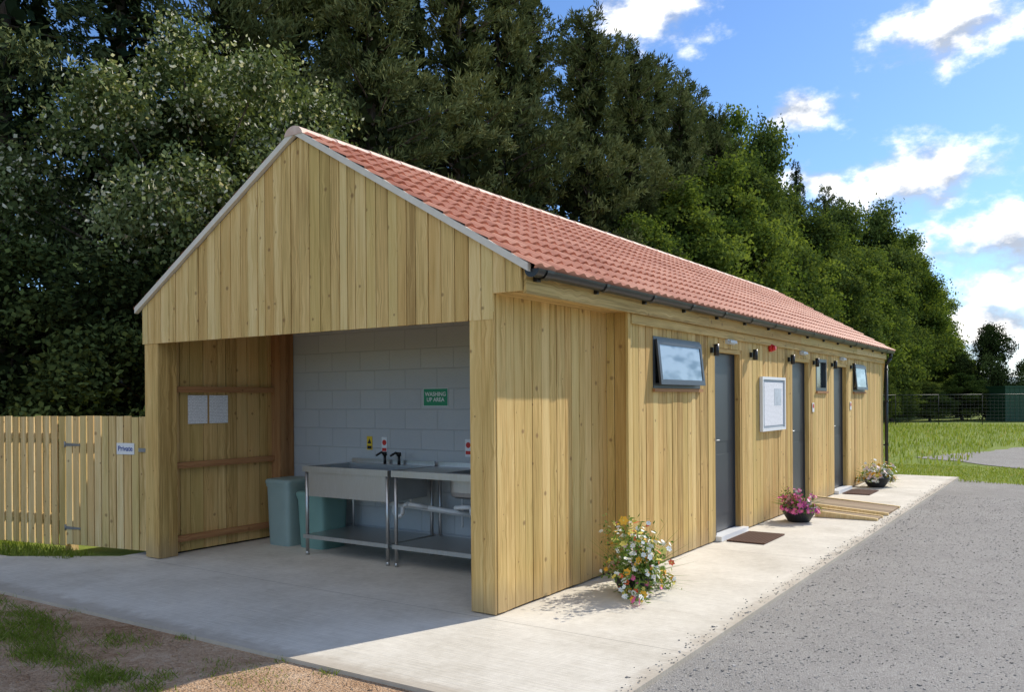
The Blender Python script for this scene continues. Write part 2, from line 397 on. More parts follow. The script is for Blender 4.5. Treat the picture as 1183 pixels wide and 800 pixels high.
def roof_slope(side):
    verts=[];faces=[];uvs=[]
    X0,X1=-.065,BLEN+.30; per=.155; nx=int((X1-X0)/per*8); xs=np.linspace(X0,X1,nx+1)
    prof=.021*((1+np.cos(2*np.pi*xs/per))/2)**1.2
    cosA=1/math.sqrt(1+SL*SL); sinA=SL*cosA
    y_e=-.37 if not side else -.33; Ls=(YR-y_e)/cosA; nc=12; g=Ls/nc
    def P(x,s,h):
        y=y_e+s*cosA; z=2.608+SL*(y-YE)
        y2=y-h*sinA; z2=z+h*cosA
        if side: y2=2*YR-y2
        return (x,y2,z2)
    for c in range(nc):
        rows=[(c*g-.012,.0),(c*g-.012,.026),(c*g+g+.0,.005)]
        b=len(verts)
        for ri,(s,h) in enumerate(rows):
            for i,x in enumerate(xs):
                wob=.0024*math.sin(37.7*math.floor(x/per)+c*11.3)
                verts.append(P(x,s+wob*2.5,h*(1 if ri else 0)+prof[i]*(1 if ri else .35)+wob))
        n=len(xs)
        for r in range(2):
            for i in range(n-1):
                a=b+r*n+i; faces.append((a,a+1,a+1+n,a+n))
                u0=(xs[i]+.1)/per*1.0; u1=(xs[i+1]+.1)/per
                u1=min(u1,math.floor(u0+1e-6)+.999)
                uvs+= [u0,c+.2,u1,c+.2,u1,c+.8,u0,c+.8]
    me=bpy.data.meshes.new('roof_tiles'); me.from_pydata(verts,[],faces); l=me.uv_layers.new(name='UVMap'); l.data.foreach_set('uv',uvs)
    me.polygons.foreach_set('use_smooth',[True]*len(faces))
    me.materials.append(TILE)
    try: me.set_sharp_from_angle(angle=math.radians(50))
    except Exception: pass
    return me
roof=obj('roof',roof_slope(False),bld)
def sub(name,me):
    o=obj(name,me,roof,False); return o
sub('rear_roof_slope',roof_slope(True))
mb=MB()
for side in (0,1):
    y0,y1=-.31,YR
    f=(lambda y:y) if not side else (lambda y:2*YR-y)
    P=[(-.03,f(y0),2.575+SL*(y0-YE)),(BLEN+.27,f(y0),2.575+SL*(y0-YE)),(BLEN+.27,f(y1),2.575+SL*(y1-YE)),(-.03,f(y1),2.575+SL*(y1-YE))]
    b=len(mb.v); mb.v+=P; mb.f.append([b,b+1,b+2,b+3]); mb.uv.append([(0,0)]*4); mb.t.append(.5); mb.m.append(0); mb.sm.append(False)
sub('roof_deck',mb.mesh('roof_deck',DARK))
for xx in (-.068,BLEN+.25):
    for side in (0,1):
        mb=MB(); O=(xx,0,0)
        a=-.33;bb=YR-.002
        g=(lambda y:y) if not side else (lambda y:2*YR-y)
        zz=lambda y:2.562+SL*(y-YE)
        mb.prism(O,(0,1,0),(0,0,1),(1,0,0),[(g(a),zz(a)),(g(bb),zz(bb)),(g(bb),zz(bb)+.060),(g(a),zz(a)+.060)],0,.045,0,.5)
        sub('verge_strip',mb.mesh('verge_strip',VERGE))
mb=MB(); x=-.064; zr=2.605+SL*(YR-YE)-.058
while x<BLEN+.28:
    x1=min(x+.435,BLEN+.31); seg=12; b=len(mb.v)
    for (xx,r) in ((x-.010,.086),(x1,.081)):
        for i in range(seg+1):
            a=math.pi*(.04+.92*i/seg); mb.v.append((xx,YR+r*1.35*math.cos(a),zr+r*math.sin(a)*1.05))
    for i in range(seg):
        mb.f.append([b+i,b+i+1,b+seg+2+i,b+seg+1+i]); mb.uv.append([(0,0)]*4); mb.t.append(.5); mb.m.append(0); mb.sm.append(True)
    mb.f.append([b+i for i in range(seg+1)]); mb.uv.append([(0,0)]*(seg+1)); mb.t.append(.5); mb.m.append(0); mb.sm.append(False)
    x=x1
sub('ridge_tiles',mb.mesh('ridge_tiles',RIDGE))
def gutter(yc,zc,x0,x1):
    mb=MB(); seg=10
    for r,fl in ((.058,0),(.053,1)):
        b=len(mb.v)
        for xx in (x0,x1):
            for i in range(seg+1):
                a=math.pi+math.pi*i/seg; mb.v.append((xx,yc+r*math.cos(a),zc+r*math.sin(a)*.95))
        for i in range(seg):
            mb.f.append([b+i,b+i+1,b+seg+2+i,b+seg+1+i]); mb.uv.append([(0,0)]*4); mb.t.append(.5); mb.m.append(0); mb.sm.append(True)
    for xx in (x0,x1):
        b=len(mb.v)
        for i in range(seg+1):
            a=math.pi+math.pi*i/seg; mb.v.append((xx,yc+.06*math.cos(a),zc+.06*math.sin(a)))
        mb.f.append([b+i for i in range(seg+1)]); mb.uv.append([(0,0)]*(seg+1)); mb.t.append(.5); mb.m.append(0); mb.sm.append(False)
    x=x0+.12
    while x<x1:
        w=.05 if (int(x*10)%3) else .09
        for i in range(seg):
            a=math.pi+math.pi*i/seg;a2=math.pi+math.pi*(i+1)/seg
            b=len(mb.v)
            for xx in (x,x+w):
                for aa in (a,a2): mb.v.append((xx,yc+.066*math.cos(aa),zc+.066*math.sin(aa)))
            mb.f.append([b,b+1,b+3,b+2]); mb.uv.append([(0,0)]*4); mb.t.append(.5); mb.m.append(0); mb.sm.append(True)
        s=-1 if yc<0 else 1
        mb.box(x,x+w*.6,min(yc-s*.062,yc-s*.03),max(yc-s*.062,yc-s*.03),zc-.075,zc+.01)
        x+=.92
    sub('gutter',mb.mesh('gutter',GUT))
gutter(-.339,2.535,-.03,BLEN+.26); gutter(YL+.085,2.535,.05,BLEN+.26)
mb=MB(); mb.tube([(BLEN+.1,-.339,2.48),(BLEN+.1,-.339,2.40),(BLEN+.05,-.26,2.27),(BLEN+.05,-.26,.05)],.034,12); 
for z in (.6,1.5,2.15): mb.box(BLEN+.01,BLEN+.09,-.3,-.2,z,z+.03)
sub('downpipe',mb.mesh('downpipe',GUT))

def door(a,b):
    mb=MB(); mb.box(a+.055,b-.055,-.115,-.075,.06,2.115)
    mb.box(a+.15,b-.15,-.121,-.114,.25,.95); mb.box(a+.15,b-.15,-.121,-.114,1.1,1.98)
    d=obj('door',mb.mesh('door',ANTH),bld)
    mb=MB(); mb.box(a+.001,a+.053,-.19,-.07,.0,2.168); mb.box(b-.053,b-.001,-.13,-.07,.0,2.168); mb.box(a+.053,b-.053,-.13,-.07,2.117,2.168)
    obj('door_frame',mb.mesh('door_frame',ANTH),d,False)
    mb=MB(); mb.box(b-.051,b-.001,-.196,-.132,.02,2.168)
    mb.box(a+.053,b-.053,-.196,-.132,2.12,2.168,'x')
    obj('reveal_lining',mb.mesh('reveal_lining',WOOD),d,False)
    mb=MB(); mb.box(a-.01,b+.01,-.27,-.125,.004,.058,'x'); obj('threshold',mb.mesh('threshold',WHITE),d,False)
    mb=MB(); mb.box(a+.09,a+.125,-.128,-.12,1.0,1.2); mb.tube([(a+.107,-.12,1.12),(a+.107,-.165,1.12),(a+.22,-.165,1.12)],.009)
    obj('handle',mb.mesh('handle',STEEL),d,False)
for a,b,_,_ in OPEN: door(a,b)
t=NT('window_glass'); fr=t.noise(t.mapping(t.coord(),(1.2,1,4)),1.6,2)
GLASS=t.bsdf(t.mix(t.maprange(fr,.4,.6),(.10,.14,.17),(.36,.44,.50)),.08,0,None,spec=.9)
GLASSD=plain('dark_glass',(.03,.04,.045),.08,0,.3,2,.9)
def window(a,b,z0,z1,openang):
    w=MB(); 
    w.box(a+.002,b-.002,-.209,-.15,z0+.002,z0+.05,'x'); w.box(a+.002,b-.002,-.209,-.15,z1-.05,z1-.002,'x')
    w.box(a+.002,a+.05,-.209,-.15,z0+.05,z1-.05); w.box(b-.05,b-.002,-.209,-.15,z0+.05,z1-.05)
    win=obj('window',w.mesh('window_frame',ANTH),bld)
    if openang:
        h=z1-z0-.06; piv=Vector((0,-.213,z1-.03)); R=Matrix.Rotation(openang,3,'X')
        def tr(mbx):
            for i,p in enumerate(mbx.v):
                q=R@(Vector(p)); mbx.v[i]=(q.x,q.y+piv.y,q.z+piv.z)
        s=MB(); A=a+.03;B=b-.03
        s.box(A,B,-.022,0,-.05,0,'x'); s.box(A,B,-.022,0,-h,-h+.05,'x'); s.box(A,A+.05,-.022,0,-h+.05,-.05); s.box(B-.05,B,-.022,0,-h+.05,-.05)
        tr(s); obj('sash',s.mesh('sash',ANTH),win,False)
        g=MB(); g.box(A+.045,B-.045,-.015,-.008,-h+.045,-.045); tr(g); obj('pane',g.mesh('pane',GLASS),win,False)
    k=MB(); k.box(a+.05,b-.05,-.165,-.155,z0+.05,z1-.05); obj('inner_pane',k.mesh('inner_pane',GLASSD),win,False)
    k=MB(); k.box(a-.02,b+.02,-.235,-.211,z0-.035,z0-.003,'x',tone=.3); obj('sill',k.mesh('sill',WOODD),win,False)
for i,(a,b,c,d) in enumerate(WIN): window(a,b,c,d,(-.105,0,-.09)[i])

def text(name,s,size,M,mat,parent=None,align='CENTER'):
    cu=bpy.data.curves.new(name,'FONT'); cu.body=s; cu.size=size; cu.align_x=align; cu.align_y='CENTER'; cu.extrude=.0008; cu.space_line=.95; cu.offset=size*.015
    to=bpy.data.objects.new(name+'_tmp',cu); COL.objects.link(to)
    dg=bpy.context.evaluated_depsgraph_get(); me=bpy.data.meshes.new_from_object(to.evaluated_get(dg))
    bpy.data.objects.remove(to); me.transform(M); me.materials.clear(); me.materials.append(mat); me.name=name
    return obj(name,me,parent)
def MX(loc,X,Y,Z):
    m=Matrix((X,Y,Z)).transposed().to_4x4(); m.translation=loc; return m
FX=lambda loc:MX(loc,(0,-1,0),(0,0,1),(-1,0,0))

e=thing('washing_up_sign',(1.745,1.995,1.63),'green safety sign reading WASHING UP AREA on grey block wall','sign')
mb=MB(); mb.box(1.742,1.7485,1.83,2.16,1.535,1.725); obj('panel',mb.mesh('panel',WHITE),e)
mb=MB(); mb.box(1.7395,1.7418,1.836,2.154,1.541,1.719); obj('face',mb.mesh('face',GREEN),e)
text('lettering','WASHING\nUP AREA',.060,FX((1.7385,1.995,1.632)),WHITE,e)
def small(y,z,w,h,base,mark,label,kind):
    e=thing('warning_sign',(1.745,y,z),label,'sign')
    mb=MB(); mb.box(1.744,1.7485,y-w/2,y+w/2,z-h/2,z+h/2); obj('panel',mb.mesh('panel',base),e)
    mb=MB()
    if kind==0: mb.prism((1.7435,y,z+.015),(0,1,0),(0,0,1),(-1,0,0),[(-.03,-.02),(.03,-.02),(0,.035)],0,.001)
    else: mb.cyl((1.7437,y,z+.03),(1.7427,y,z+.03),.03,.03,16)
    obj('symbol',mb.mesh('symbol',mark),e)
    mb=MB(); mb.box(1.7425,1.7435,y-.032,y+.032,z-.065,z-.03); obj('text_panel',mb.mesh('text_panel',mark),e)
small(2.94,1.13,.08,.15,YEL,BLK,'small yellow hot water warning sign on block wall',0)
small(2.72,1.11,.08,.18,WHITE,RED,'small white and red notice sign above the sink',1)
small(1.575,1.11,.08,.18,WHITE,RED,'small white and red notice sign above the worktop',1)

t=NT('printed_paper'); uv=t.n('ShaderNodeUVMap').outputs[0]; s=t.n('ShaderNodeSeparateXYZ'); t.l(uv,s.inputs[0])
ln=t.math('GREATER_THAN',t.math('FRACT',t.math('MULTIPLY',s.outputs[1],62)),.55)
wd=t.math('GREATER_THAN',t.noise(t.mapping(uv,(90,62,1)),1,1,.5,'2D'),.44)
PAPER=t.bsdf(t.mix(t.math('MULTIPLY',t.math('MULTIPLY',ln,wd),.40),(.86,.87,.90),(.12,.12,.14)),.7)
for x0,lab in ((.40,'laminated printed notice pinned to timber lining beside post'),(.665,'laminated printed notice pinned to timber lining near corner')):
    mb=MB(); mb.box(x0,x0+.24,4.282,4.2855,1.365,1.67,off=0); o=obj('paper_notice',mb.mesh('paper_notice',PAPER)); top(o,lab,'notice','notices on bay wall')
e=thing('notice_board',(6.0,-.22,1.52),'white framed glazed notice board on timber wall','notice board')
mb=MB(); a,b,z0,z1=5.5,6.5,1.17,1.87
mb.box(a,b,-.25,-.21,z0,z0+.035,'x');mb.box(a,b,-.25,-.21,z1-.035,z1,'x');mb.box(a,a+.035,-.25,-.21,z0+.035,z1-.035);mb.box(b-.035,b,-.25,-.21,z0+.035,z1-.035)
obj('frame',mb.mesh('frame',WHITE),e)
mb=MB(); mb.box(a+.035,b-.035,-.235,-.212,z0+.035,z1-.035); obj('backing',mb.mesh('backing',plain('board_grey',(.34,.38,.42),.5)),e)
mb=MB(); mb.box(5.60,6.40,-.239,-.2355,1.24,1.80,off=0); obj('poster',mb.mesh('poster',PAPER),e)
PD=plain('print_grey',(.55,.60,.65),.5,0,.35,14)
mb=MB(); mb.box(6.02,6.32,-.2415,-.2395,1.50,1.72); obj('picture_print',mb.mesh('picture_print',PD),e)

for x in (3.83,5.16,6.78,8.09,9.22,10.58):
    e=thing('wall_lamp',(x,-.22,2.13),'small black cylindrical up and down wall lamp on timber wall','wall lamp','lamps along the timber wall')
    mb=MB(); mb.box(x-.025,x+.025,-.235,-.205,2.1,2.16); obj('bracket',mb.mesh('bracket',GUT),e)
    mb=MB(); mb.cyl((x,-.268,2.065),(x,-.268,2.195),.03,.03,16); obj('housing',mb.mesh('housing',GUT),e)
LBASE=plain('lamp_base',(.6,.6,.57),.5)
for x in (4.40,7.46,9.9):
    e=thing('emergency_light',(x,-.23,2.28),'small white bulkhead emergency light above door','light','bulkhead lights above doors')
    mb=MB(); mb.taper((x,-.254),.22,.036,.20,.028,2.232,2.265); obj('diffuser',mb.mesh('diffuser',LBASE),e)
    mb=MB(); mb.box(x-.12,x+.12,-.236,-.206,2.222,2.275,'x'); obj('base',mb.mesh('base',LBASE),e)
e=thing('fire_alarm_sounder',(5.93,-.23,2.28),'red fire alarm sounder under the eaves','alarm')
mb=MB(); mb.cyl((5.93,-.206,2.25),(5.93,-.25,2.25),.05,.05,20); obj('base',mb.mesh('base',RED),e)
mb=MB(); mb.cyl((5.93,-.25,2.25),(5.93,-.29,2.25),.044,.028,20); obj('horn',mb.mesh('horn',RED),e)
for (x,z) in ((8.06,1.45),(10.56,1.45)):
    e=thing('safety_sign',(x,-.21,z),'small white and red safety sign beside a door','sign','safety signs by the doors')
    o=MB(); o.box(x-.05,x+.05,-.214,-.2075,z-.07,z+.07); obj('panel',o.mesh('panel',WHITE),e)
    o=MB(); o.cyl((x,-.2145,z+.02),(x,-.216,z+.02),.035,.035,18); obj('symbol',o.mesh('symbol',RED),e)

# ---------------------------------------------------------------- sinks
def sink_unit(y0,y1,label,deep):
    e=thing('sink_unit',(1.32,(y0+y1)/2,0),label,'sink')
    X0,X1=.95,1.68; zt=.92
    def leg(x,y):
        mb=MB(); mb.cyl((x,y,.04),(x,y,zt-.05),.019,.019,10); mb.cyl((x,y,.0),(x,y,.045),.022,.016,10); obj('leg',mb.mesh('leg',STEEL),e)
    for x in (X0+.03,X1-.03):
        leg(x,y0+.03); leg(x,y1-.03)
    mb=MB(); mb.box(X0+.01,X1-.01,y0+.01,y1-.01,.20,.212,'y'); mb.box(X0,X0+.012,y0,y1,.175,.215,'y'); mb.box(X1-.012,X1,y0,y1,.175,.215,'y')
    obj('shelf',mb.mesh('shelf',STEEL),e)
    mb=MB()
    if deep: by0,by1,zb=y0+.02,y1-.06,.62
    else: by0,by1,zb=y0+.26,y0+.72,.68
    bx0,bx1=X0+(.02 if deep else .13),X1-.12
    mb.box(X0,bx0,y0,y1,zt-.03,zt,'y'); mb.box(bx1,X1,y0,y1,zt-.03,zt,'y')
    mb.box(bx0,bx1,y0,by0,zt-.03,zt,'y'); mb.box(bx0,bx1,by1,y1,zt-.03,zt,'y')
    mb.box(X1-.015,X1,y0,y1,zt,zt+.045,'y')
    mb.box(X0-.004,X0+.0,y0-.002,y1+.002,zt-.055,zt+.006,'y')
    if not deep: mb.box(X0+.001,X0+.012,y0,y1,zt-.055,zt-.031,'y')
    obj('worktop',mb.mesh('worktop',STEEL),e)
    mb=MB(); th=.006; cy=(by0+by1)/2; 
    if deep:
        mb.box(bx0,bx0+th,by0,by1,zb,zt-.031,'y'); mb.box(bx1-th,bx1,by0,by1,zb,zt-.031,'y')
        mb.box(bx0+th,bx1-th,by0,by0+th,zb,zt-.031); mb.box(bx0+th,bx1-th,by1-th,by1,zb,zt-.031); mb.box(bx0+.001,bx1-.001,by0+.001,by1-.001,zb-th,zb-.0005,'y')
    else:
        c_=((bx0+bx1)/2,cy); w_=bx1-bx0; d_=by1-by0
        mb.rlathe(c_,[(1.0,zt-.031),(.99,zb+.06),(.94,zb+.02),(.82,zb)],w_,d_,40,.35)
    obj('basin',mb.mesh('basin',STEEL),e)
    mb=MB(); px=(bx0+bx1)/2
    if deep:
        yy=by0+.18
        mb.cyl((px,yy,zb-.005),(px,yy,zb-.05),.045,.03,14)
        mb.tube([(px,yy,zb-.04),(px,yy,zb-.15),(px,yy-.05,zb-.19),(px,yy-.11,zb-.16),(px,yy-.11,zb-.08),(px,yy-.18,zb-.05),(px+.12,yy-.34,zb-.09),(X1-.06,yy-.80,zb-.17)],.022,10)
        mb.tube([(X1-.05,yy+.5,.50),(X1-.05,yy-.75,.44)],.02,8); mb.tube([(X1-.05,yy+.1,.5),(X1-.05,yy+.1,.9)],.011,8)
    else:
        mb.cyl((px,cy,zb-.005),(px,cy,zb-.05),.045,.03,14)
        mb.tube([(px,cy,zb-.04),(px,cy,zb-.16),(px,cy+.05,zb-.20),(px,cy+.11,zb-.16),(px,cy+.11,zb-.10),(px,cy+.3,zb-.12),(X1-.05,cy+.5,zb-.18)],.022,10)
        mb.tube([(X1-.06,cy+.45,.32),(X1-.06,cy+.45,.86)],.011,8)
    obj('waste_pipe',mb.mesh('waste_pipe',PIPE),e)
    ty=(y0+y1)/2-.05 if deep else y0+.35
    for d in (-.1,.1):
        mb=MB()
        mb.cyl((X1-.07,ty+d,zt),(X1-.07,ty+d,zt+.09),.018,.014,10); mb.tube([(X1-.07,ty+d,zt+.09),(X1-.12,ty+d,zt+.13),(X1-.2,ty+d,zt+.10)],.012,8)
        mb.cyl((X1-.07,ty+d,zt+.09),(X1-.07,ty+d,zt+.13),.026,.022,10)
        obj('tap',mb.mesh('tap',GUT),e)
sink_unit(1.95,3.13,'stainless steel pot wash sink with deep basin and lower shelf',True)
sink_unit(.62,1.90,'stainless steel worktop with small hanging basin and lower shelf',False)
def bin_(x,y,w,d,h,mat,label):
    e=thing('storage_bin',(x,y,0),label,'bin')
    mb=MB(); mb.rlathe((x,y),[(.88,.0),(.90,.03),(1,h-.09),(1.04,h-.09),(1.04,h-.055)],w,d); obj('body',mb.mesh('body',mat),e)
    mb=MB(); mb.rlathe((x,y),[(1.07,h-.060),(1.08,h-.03),(1.04,h-.012),(.95,h-.004),(.6,h)],w,d); obj('lid',mb.mesh('lid',mat),e)
bin_(1.36,3.79,.40,.38,.74,TEAL,'grey green plastic bin with lid standing by block wall')
bin_(1.42,3.34,.40,.42,.62,TEAL2,'green plastic bin with lid beside the steel sink')

def mat_(x0,x1,y0,y1,mat,label):
    mb=MB(); 
    n=int((x1-x0)/.035)
    for i in range(n+1):
        xx=x0+(x1-x0-.012)*i/n; mb.box(xx,xx+.012,y0,y1,.002,.018,'y')
    n=int((y1-y0)/.035)
    for i in range(n+1):
        yy=y0+(y1-y0-.012)*i/n; mb.box(x0,x1,yy,yy+.012,.003,.0165,'x')
    top(obj('door_mat',mb.mesh('door_mat',mat)),label,'door mat','mats at the doors')
RUST=plain('rubber_brown',(.16,.085,.055),.8)
mat_(4.02,4.78,-.72,-.30,RUST,'brown open grid rubber door mat on concrete')
mat_(9.5,10.25,-.72,-.30,RUST,'brown open grid rubber door mat on concrete')
def ramp(xa,xb,y0,y1,h0,h1,label):
    e=thing('timber_ramp',((xa+xb)/2,(y0+y1)/2,0),label,'ramp','timber ramps at the door')
    for x in (xa,xb-.05):
        mb=MB(); mb.prism((x,0,0),(0,1,0),(0,0,1),(1,0,0),[(y0,.003),(y1,.003),(y1,h1),(y0,h0)],0,.05,3,.7)
        obj('side_rail',mb.mesh('side_rail',FENCEW),e)
    mb=MB(); n=max(2,round((xb-xa-.1)/.149)); w=(xb-xa-.104)/n
    for i in range(n):
        x0=xa+.052+i*w
        mb.prism((x0,0,0),(0,1,0),(0,0,1),(1,0,0),[(y0+.01,.005),(y1-.01,h1-.045),(y1-.01,h1-.018),(y0+.01,h0-.008)],0,w-.004,random.random()*9,random.random())
    obj('deck',mb.mesh('deck',RAMPW),e)
ramp(7.12,8.02,-1.42,-.28,.035,.115,'low wooden wedge ramp leading up to a door')
ramp(6.52,6.90,-1.40,-.62,.03,.085,'short narrow wooden wedge ramp lying on the concrete path')

# ---------------------------------------------------------------- ground
def sheet(name,pts,z,mat,extr=0):
    n=len(pts); v=[(x,y,z) for x,y in pts]; f=[list(range(n))]
    if extr:
        v+=[(x,y,z-extr) for x,y in pts]; f+= [[i,n+i,n+(i+1)%n,(i+1)%n] for i in range(n)]
    me=bpy.data.meshes.new(name); me.from_pydata(v,[],f); me.materials.append(mat)
    o=obj(name,me); o['kind']='structure'; o['label']=name.replace('_',' '); return o
def jitter(pts,amp=.15,step=.5):
    out=[]
    for (a,b) in zip(pts,pts[1:]+pts[:1]):
        a=Vector(a);b=Vector(b); n=max(1,int((b-a).length/step))
        if n>120:n=120
        for i in range(n):
            p=a.lerp(b,i/n); out.append((p.x+random.uniform(-amp,amp),p.y+random.uniform(-amp,amp)))
    return out
sheet('ground',[(-2500,-2500),(2500,-2500),(2500,2500),(-2500,2500)],-.045,GRASSG)
sheet('gravel_yard',jitter([(-14,-1.3),(13.6,-1.3),(13.0,-2.6),(12.2,-6),(10.5,-14),(10,-30),(-14,-30)],.13,.4),-.030,GRAV)
sheet('gravel_track',jitter([(16.6,-2.6),(18.3,-1.2),(20,0.1),(26,-2.0),(30,-10),(34,-24),(16,-24),(15.6,-9)],.2,.5),-.032,GRAV)
sheet('bare_earth',jitter([(-14,-1.2),(-1.2,-1.2),(-1.2,4.5),(-1.0,7.5),(-1.4,11),(-9,11.5),(-14,10)],.08,.3),-.026,DIRT)
sheet('concrete_slab',[(-1.5,-1.55),(13.75,-1.55),(13.75,4.7),(-.12,4.7),(-.75,5.7),(-1.0,9.0),(-1.75,9.0),(-1.6,4.6)],0,CONC,.14)

def stones(name,pos,size,z,label,mat):
    n=len(pos); cube=np.array([[-1,-1,-1],[1,-1,-1],[1,1,-1],[-1,1,-1],[-1,-1,1],[1,-1,1],[1,1,1],[-1,1,1]],float)*.5
    v=cube[None]*size[:,None,None]*rng.uniform(.55,1.1,(n,1,3)); v+=rng.normal(0,.16,(n,8,3))*size[:,None,None]
    a=rng.uniform(0,6.28,n); c,s=np.cos(a),np.sin(a); x=v[:,:,0]*c[:,None]-v[:,:,1]*s[:,None]; y=v[:,:,0]*s[:,None]+v[:,:,1]*c[:,None]
    zz=z if np.ndim(z) else np.full(n,z)
    v=np.stack([x+pos[:,0:1],y+pos[:,1:2],v[:,:,2]*.6+zz[:,None]+size[:,None]*.05],-1)
    idx=np.array([[3,2,1,0],[4,5,6,7],[0,1,5,4],[1,2,6,5],[2,3,7,6],[3,0,4,7]])
    q=v[:,idx,:].reshape(-1,3); tn=np.repeat(rng.uniform(0,1,n),6)
    o=obj(name,np_mesh(name,q,4,tn,mat)); o['kind']='stuff'; o['label']=label
    return o
N=26000
px=-1.6+rng.uniform(0,1,N)**1.2*12; py=-1.60-rng.uniform(0,1,N)**1.2*6; pz=np.full(N,-.030)
M_=700; px=np.concatenate([px,rng.uniform(-1.4,12,M_)]); py=np.concatenate([py,-1.54+np.abs(rng.normal(0,.07,M_))]); pz=np.concatenate([pz,np.full(M_,.002)])
stones('gravel_stones',np.stack([px,py],1),rng.uniform(.004,.011,N+M_)*rng.choice([1,1,1,1,1,1.6],N+M_),pz,'loose grey gravel chippings',STONE)
N=3500
px=-1.62-rng.uniform(0,1,N)**1.2*3.2; py=rng.uniform(-1.5,6,N)
stones('earth_stones',np.stack([px,py],1),rng.uniform(.004,.013,N)*rng.choice([1,1,1,1.9],N),-.026,'small stones on bare earth',DIRT)

def blades(pos,h,w,tonec=.5,z=-.03,lean=.35):
    n=len(pos); a=rng.uniform(0,6.28,n); l=rng.uniform(0,lean,n)*h; b=rng.uniform(0,6.28,n)
    dx=np.cos(a)*w/2; dy=np.sin(a)*w/2
    P=np.zeros((n,4,3)); 
    P[:,0]=np.stack([pos[:,0]-dx,pos[:,1]-dy,np.full(n,z)],1); P[:,1]=np.stack([pos[:,0]+dx,pos[:,1]+dy,np.full(n,z)],1)
    P[:,2]=np.stack([pos[:,0]+dx*.6+np.cos(b)*l*.5,pos[:,1]+dy*.6+np.sin(b)*l*.5,z+h*.65],1)
    P[:,3]=np.stack([pos[:,0]+np.cos(b)*l,pos[:,1]+np.sin(b)*l,z+h],1)
    return P.reshape(-1,3),np.clip(rng.normal(tonec,.22,n),0,1)
V=[];T=[]
def patch(cx,cy,rx,ry,n,h=.07):
    k=13; sub_=np.stack([rng.normal(cx,rx*.5,k),rng.normal(cy,ry*.5,k)],1); w=rng.integers(0,k,n)
    p=sub_[w]+rng.normal(0,1,(n,2))*np.array([rx*.24,ry*.24]); p=p[p[:,0]<-1.52]
    m=len(p); v,t_=blades(p,rng.uniform(.3,1,m)*h,np.full(m,.005),.40,-.026,1.3); V.append(v);T.append(t_)
patch(-2.10,2.35,.34,.6,4000,.045); patch(-2.36,1.08,.22,.3,1800,.04); patch(-1.9,3.15,.2,.45,1300,.04); patch(-1.85,.5,.2,.4,300,.03)
patch(-3,4.2,.5,1.2,3000,.05); patch(-2.6,.3,.3,.3,400,.04)
n=900; p=np.stack([rng.normal(-1.57,.03,n),rng.uniform(-.2,4.6,n)],1); p=p[(p[:,0]<-1.52)&(np.sin(p[:,1]*5)+np.sin(p[:,1]*13.7)>1.1)]; v,t_=blades(p,rng.uniform(.02,.04,len(p)),np.full(len(p),.006),.4,-.026,.8); V.append(v);T.append(t_)
n=3500; p=np.stack([rng.uniform(-.75,-.2,n),rng.uniform(5.0,9,n)],1); p=p[(p[:,0]>-.28-.18*(p[:,1]-4.4)-.15)]; v,t_=blades(p,rng.uniform(.03,.10,len(p)),np.full(len(p),.008),.45,-.03,.7); V.append(v);T.append(t_)
o=obj('grass_tufts',np_mesh('grass_tufts',np.concatenate(V),4,np.concatenate(T),L_GR)); o['kind']='stuff'; o['label']='patchy short grass on bare earth'
V=[];T=[]
n=26000; p=np.stack([rng.uniform(12.6,17,n),rng.uniform(-9,5,n)],1); k=(p[:,0]>13.0+.12*np.abs(np.minimum(p[:,1]+1.5,0))*-1) & ~((p[:,0]<13.85)&(p[:,1]>-1.6)) & ~((p[:,0]>15.9)&(p[:,1]<-2.6)); p=p[k]
v,t_=blades(p,rng.uniform(.02,.06,len(p)),rng.uniform(.012,.02,len(p)),.6); V.append(v);T.append(t_)
n=26000; p=np.stack([rng.uniform(17,50,n),rng.uniform(-22,6.5,n)],1); k=~((p[:,0]<28)&(p[:,1]<-1.2+.0*p[:,0])&(p[:,0]<26.5+(-p[:,1]-2)*.45)) ; p=p[k]
v,t_=blades(p,rng.uniform(.05,.20,len(p)),rng.uniform(.02,.05,len(p)),.6); V.append(v);T.append(t_)
o=obj('meadow_grass',np_mesh('meadow_grass',np.concatenate(V),4,np.concatenate(T),L_GR)); o['kind']='stuff'; o['label']='rough green grass beyond the gravel'

# ---------------------------------------------------------------- leaves
def norm(a): return a/np.maximum(np.linalg.norm(a,axis=1,keepdims=True),1e-6)
def leaves(c,nrm,L,W):
    n=len(c); r=rng.normal(size=(n,3)); t1=norm(np.cross(nrm,r)); t2=norm(np.cross(nrm,t1))
    L=np.asarray(L).reshape(-1,1)*np.ones((n,1)); W=np.asarray(W).reshape(-1,1)*np.ones((n,1))
    return np.stack([c-t1*L/2,c+t2*W/2+t1*L*.05,c+t1*L/2,c-t2*W/2+t1*L*.05],1).reshape(-1,3)
def needles(c,d,L,W):
    n=len(c); r=rng.normal(size=(n,3)); t2=norm(np.cross(d,r)); L=np.asarray(L).reshape(-1,1)*np.ones((n,1))
    return np.stack([c,c+d*L*.5+t2*W/2,c+d*L,c+d*L*.5-t2*W/2],1).reshape(-1,3)

